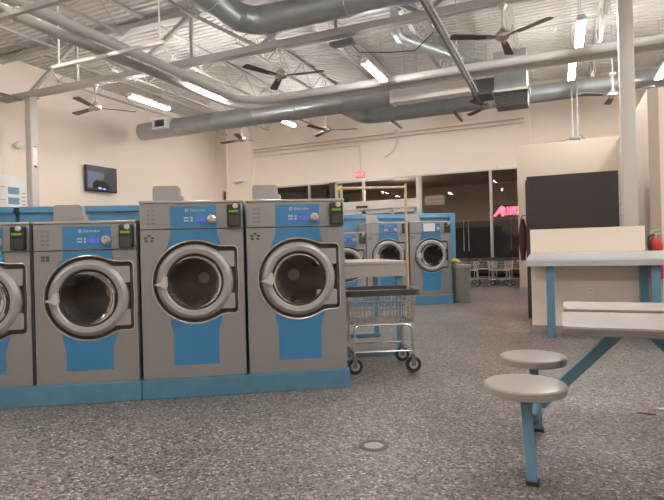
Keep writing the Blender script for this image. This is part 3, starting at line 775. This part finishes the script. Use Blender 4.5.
# ------------------------------------------------------------------ counter along the half wall
t = thing('folding_counter', 'long pale laminate counter on blue legs in front of the half wall', 'counter', (0, 0, 0))
g = G()
lo = [(-.40, 7.00), (1.75, 7.00), (1.75, 7.42), (-.40, 7.42)]
g._quadloop([[(x, y, .885) for x, y in lo], [(x, y, .962) for x, y in lo], [(-.35, 7.10, 1.045), (1.70, 7.10, 1.045), (1.70, 7.42, 1.045), (-.35, 7.42, 1.045)]])
bmesh.ops.bevel(g.bm, geom=[e for e in g.bm.edges if all(v.co.z > .9 for v in e.verts)], offset=.010, segments=3, affect='EDGES')
obj('worktop', g, 'counter', t)
for x in (-.17, .955, 1.60): obj('leg', G().box(x, x+.095, 7.06, 7.15, 0, .885, .006, 1), 'blue_leg', t)
for x in (.96,): obj('leg', G().box(x-.09, x, 7.30, 7.40, 0, .885, .006, 1), 'blue_leg', t)
t = thing('wall_outlet', 'pale electrical outlet low on the half wall', 'outlet', (.33, 7.43, .53))
obj('cover_plate', G().box(-.035, .035, -.008, 0, -.057, .057, .003, 1), 'white', t)
g = G()
for z in (-.028, .022):
    g.box(-.012, -.008, -.010, -.008, z, z+.012).box(.008, .012, -.010, -.008, z, z+.012)
obj('socket_slot', g, 'black', t)

# ------------------------------------------------------------------ cluster seating table
t = thing('cluster_table', 'white cluster table with blue arms and round fixed stools', 'table', (0, 0, 0))
def top(x0, x1, y0, y1, parent):
    g = G().plate(rrect(x0, x1, y0, y1, .045, 6), [], .708, .742, 'xy'); obj('tabletop_edge', g, 'lami_edge', parent)
    g = G().plate(rrect(x0, x1, y0, y1, .045, 6), [], .742, .752, 'xy'); obj('tabletop', g, 'lami', parent)
top(.0, .70, 2.885, 3.515, t)
XC = .35
def arm(sx, y=3.2):
    X = lambda x: XC+sx*(x-XC)
    obj('support_arm', G().bar((X(-.125), y, .265), (X(.29), y, .703), .055, .055), 'blue_leg', t)
    g = G().tube([(X(-.17), 2.84, .30), (X(-.15), 2.88, .27), (X(-.14), 2.95, .26), (X(-.135), 3.4, .26), (X(-.145), 3.5, .26), (X(-.155), 3.54, .28)], .025, 10)
    obj('cross_tube', g, 'blue_leg', t)
    for (xb, yb), (xs, ys), zs in (((-.15, 2.745), (-.18, 2.83), .456), ((-.15, 3.54), (-.172, 3.54), .455)):
        obj('stool_leg', G().bar((X(xb), yb, .0), (X(xs), ys, zs-.03), .05, .05, up=(0, 1, 0)), 'blue_leg', t)
        obj('foot_cap', G().box(X(xb)-.03, X(xb)+.03, yb-.03, yb+.03, 0, .02), 'rubber', t)
        s = obj('stool_seat', G().lathe([(.0, zs-.034), (.183, zs-.034), (.194, zs-.028), (.197, zs-.012), (.198, zs+.006), (.192, zs+.014), (.178, zs+.016), (.0, zs+.014)], 48, 'z', (X(xs), ys, 0)), 'seat', t)
arm(1); arm(-1)
obj('spine', G().box(.25, .45, 3.15, 3.25, .685, .708), 'blue_leg', t)
t = thing('dining_table', 'white laminate table standing just behind the cluster table', 'table', (0, 0, 0))
top(.01, 1.30, 3.655, 4.12, t)
obj('pedestal', G().box(.84, .92, 3.85, 3.93, .02, .708), 'blue_leg', t)
obj('foot', G().box(.60, 1.16, 3.86, 3.92, 0, .03).box(.85, .91, 3.68, 4.10, 0, .03), 'blue_leg', t)

# ------------------------------------------------------------------ walls' small things
t = thing('wall_television', 'black television on a bracket on the cream wall, showing a dark picture', 'television', (EL+.16, 11.10, 3.28), math.radians(-90))
tv = t; tv.rotation_euler.z = math.radians(90-3)
obj('housing', G().box(-.53, .53, 0, .05, -.355, .355, .012), 'tvblack', t)
sc = obj('screen', G().box(-.495, .495, -.003, .0, -.315, .325), 'screen', t)
obj('picture', G().box(-.46, -.05, -.006, -.003, -.26, .18), 'screenblue', sc)
g = G().plate([(-.30, -.27), (-.30, -.15), (-.24, -.06), (-.14, -.02), (-.06, -.08), (.06, -.06), (.20, -.12), (.30, -.27)], [], -.009, -.006)
obj('silhouette', g, 'tvblack', sc)
obj('face', G().plate([(x*.07+.0, z*.11+.08) for x, z in circ(1, 20)], [], -.010, -.007), 'screenskin', sc)
obj('caption', G().box(-.12, -.02, -.012, -.009, -.285, -.235).box(.03, .12, -.012, -.009, -.29, -.255), 'screenlogo', sc)
obj('bracket', G().box(-.15, .15, .05, .09, -.15, .15).bar((0, .08, 0), (-.0, .155, 0), .05), 'black', t)
t = thing('menu_board', 'white board with blue pictures on the cream wall by the column', 'sign', (EL, 8.9, 2.18), math.radians(90))
obj('panel', G().box(-2.6, 0, -.03, 0, 0, .92), 'white', t)
for z in (.475, .235): obj('picture', G().box(-.47, -.19, -.034, -.03, z, z+.165), 'picblue', t)
g = G()
for z in (.63, .33): g.box(-2.4, -.53, -.033, -.03, z, z+.012)
for k in range(5): g.box(-.12, -.03, -.033, -.03, .14+.09*k, .16+.09*k)
obj('print_line', g, 'faint', t)
obj('clip', G().box(-.09, -.02, -.036, -.03, .08, .12), 'black', t)
t = thing('column_sign', 'narrow white sign with a red mark on the column by the menu board', 'sign', (-10.889, 8.4, 3.18), 0)
obj('plate', G().box(0, .006, -.055, .055, 0, .50), 'white', t)
obj('red_mark', G().box(.006, .008, -.045, .045, .0, .05), 'red', t)
obj('cap', G().box(.006, .008, -.05, .05, .46, .49), 'faint', t)
t = thing('wall_camera', 'small white dome camera on the cream wall above the menu board', 'camera', (EL, 8.66, 3.84))
obj('mount', G().cyl((0, 0, 0), (.08, 0, 0), .05), 'white', t); obj('dome', G().sphere((.13, 0, -.01), .085), 'white', t)
t = thing('security_camera', 'white bullet camera on the pilaster of the back wall', 'camera', (-10.62, DB-.22, 3.71))
obj('body', G().cyl((-.16, -.12, -.02), (.14, -.12, .03), .06), 'white', t)
obj('lens', G().cyl((-.185, -.12, -.023), (-.16, -.12, -.02), .05), 'black', t)
obj('bracket', G().bar((.12, -.12, 0), (.2, 0, .03), .03).box(.16, .24, -.02, 0, -.03, .09), 'white', t)
t = thing('exit_sign', 'small lit red exit sign above the sliding door', 'sign', (-6.07, DB, 3.63))
obj('housing', G().box(-.17, .17, -.07, 0, -.105, .105, .008), 'white', t)
obj('face', G().box(-.16, .16, -.073, -.07, -.095, .095), 'exitred', t)
obj('lettering', text_g('EXIT', .13, -.138, -.0745, -.047, extrude=.001), 'exitlet', t)
t = thing('neon_sign', 'red neon lettering glowing in the window beside the alcove', 'sign', (-1.80, DB-.12, 2.02))
g = text_g('A', .40, .0, 0, 0, bevel=.013, shear=.3, fill=False, extrude=0)
g2 = text_g('R1092', .28, .0, 0, .03, bevel=.013, shear=.05, fill=False, extrude=0)
g2.xform(Matrix.Translation((.22, 0, 0)) @ Matrix.Diagonal((.68, 1, 1.1, 1)))
me = bpy.data.meshes.new('tmp'); g2.bm.to_mesh(me); g.bm.from_mesh(me); bpy.data.meshes.remove(me); g2.bm.free()
obj('tubing', g, 'neon', t)
obj('backing_rail', G().box(.0, 1.45, .03, .04, .05, .07).box(.0, 1.45, .03, .04, .28, .30), 'black', t)
for x in (.1, 1.35): obj('hanging_wire', G().cyl((x, .035, .3), (x, .035, 1.47), .004, seg=5), 'black', t)
t = thing('window_poster', 'pale poster with reddish print inside the storefront glass', 'poster', (-3.72, DB-.01, 2.46))
obj('sheet', G().box(-.2, .42, -.004, 0, 0, .30), mat('poster_paper', (.20, .205, .165), .7), t)
obj('print', G().box(-.12, .36, -.006, -.004, .14, .20).box(-.06, .30, -.006, -.004, .06, .085), mat('poster_print', (.30, .10, .08), .7), t)
# floor drain and litter
t = thing('floor_drain', 'round metal drain cover set in the speckled floor', 'drain', (-1.04, 2.96, 0))
obj('rim', G().lathe([(.058, .001), (.060, .007), (.084, .007), (.090, .001)], 32), 'washer_dk', t)
obj('cover', G().lathe([(.0, .003), (.060, .003), (.060, .001)], 32), 'washer', t)
g = G().plate([(-.05, -.006), (0, -.012), (.06, -.004), (.05, .012), (-.02, .010)], [], .001, .006, 'xy')
o = obj('wrapper', g, 'redbrown'); o.location = (.5, 4.11, 0); tag(o, 'small red-brown scrap on the floor behind the seats', 'litter')
g = G().plate([(-.03, -.02), (0, -.008), (.035, -.02), (.012, .004), (.02, .03), (-.006, .012), (-.035, .02), (-.015, 0)], [], .001, .012, 'xy')
o = obj('paper_scrap', g, 'white'); o.location = (.62, 4.24, 0); tag(o, 'torn white paper scrap on the floor beside the table', 'litter')

# ------------------------------------------------------------------ light outside, camera, view
def lamp(name, kind, loc, energy, size=.3, col=(1, .85, .7)):
    l = bpy.data.lights.new(name, kind); l.energy = energy; l.color = col
    if kind == 'POINT': l.shadow_soft_size = size
    o = bpy.data.objects.new(name, l); COL.objects.link(o); o.location = loc; return o
lamp('outside_fill', 'POINT', (-5.2, 18.6, 3.2), 9)  # added point light without a fixture, brightens the stucco outside the glass
lamp('outside_fill', 'POINT', (0.5, 18.8, 3.2), 9)  # second added light, further along the walk
w = bpy.data.worlds.new('night'); scene.world = w; w.use_nodes = True
w.node_tree.nodes['Background'].inputs[0].default_value = (.010, .011, .016, 1)
w.node_tree.nodes['Background'].inputs[1].default_value = .4

F, R, A = 530.0, math.radians(1.5), math.radians(23.3)
cd = bpy.data.cameras.new('camera'); cam = bpy.data.objects.new('camera', cd); COL.objects.link(cam)
cd.sensor_fit = 'HORIZONTAL'; cd.sensor_width = 36; cd.lens = 36*F/664; cd.shift_y = -1.5/664; cd.clip_start = .05
cam.matrix_world = Matrix.Translation((0, 0, 1.172)) @ Matrix.Rotation(A, 4, 'Z') @ Matrix.Rotation(PI/2, 4, 'X') @ Matrix.Rotation(-R, 4, 'Z')
scene.camera = cam
scene.view_settings.view_transform = 'Standard'; scene.view_settings.look = 'None'
scene.view_settings.gamma = 1; scene.view_settings.exposure = 1.85; scene.view_settings.use_curve_mapping = False
scene.cycles.use_denoising = True
scene.cycles.max_bounces = 8; scene.cycles.transparent_max_bounces = 12
scene.cycles.sample_clamp_indirect = 6
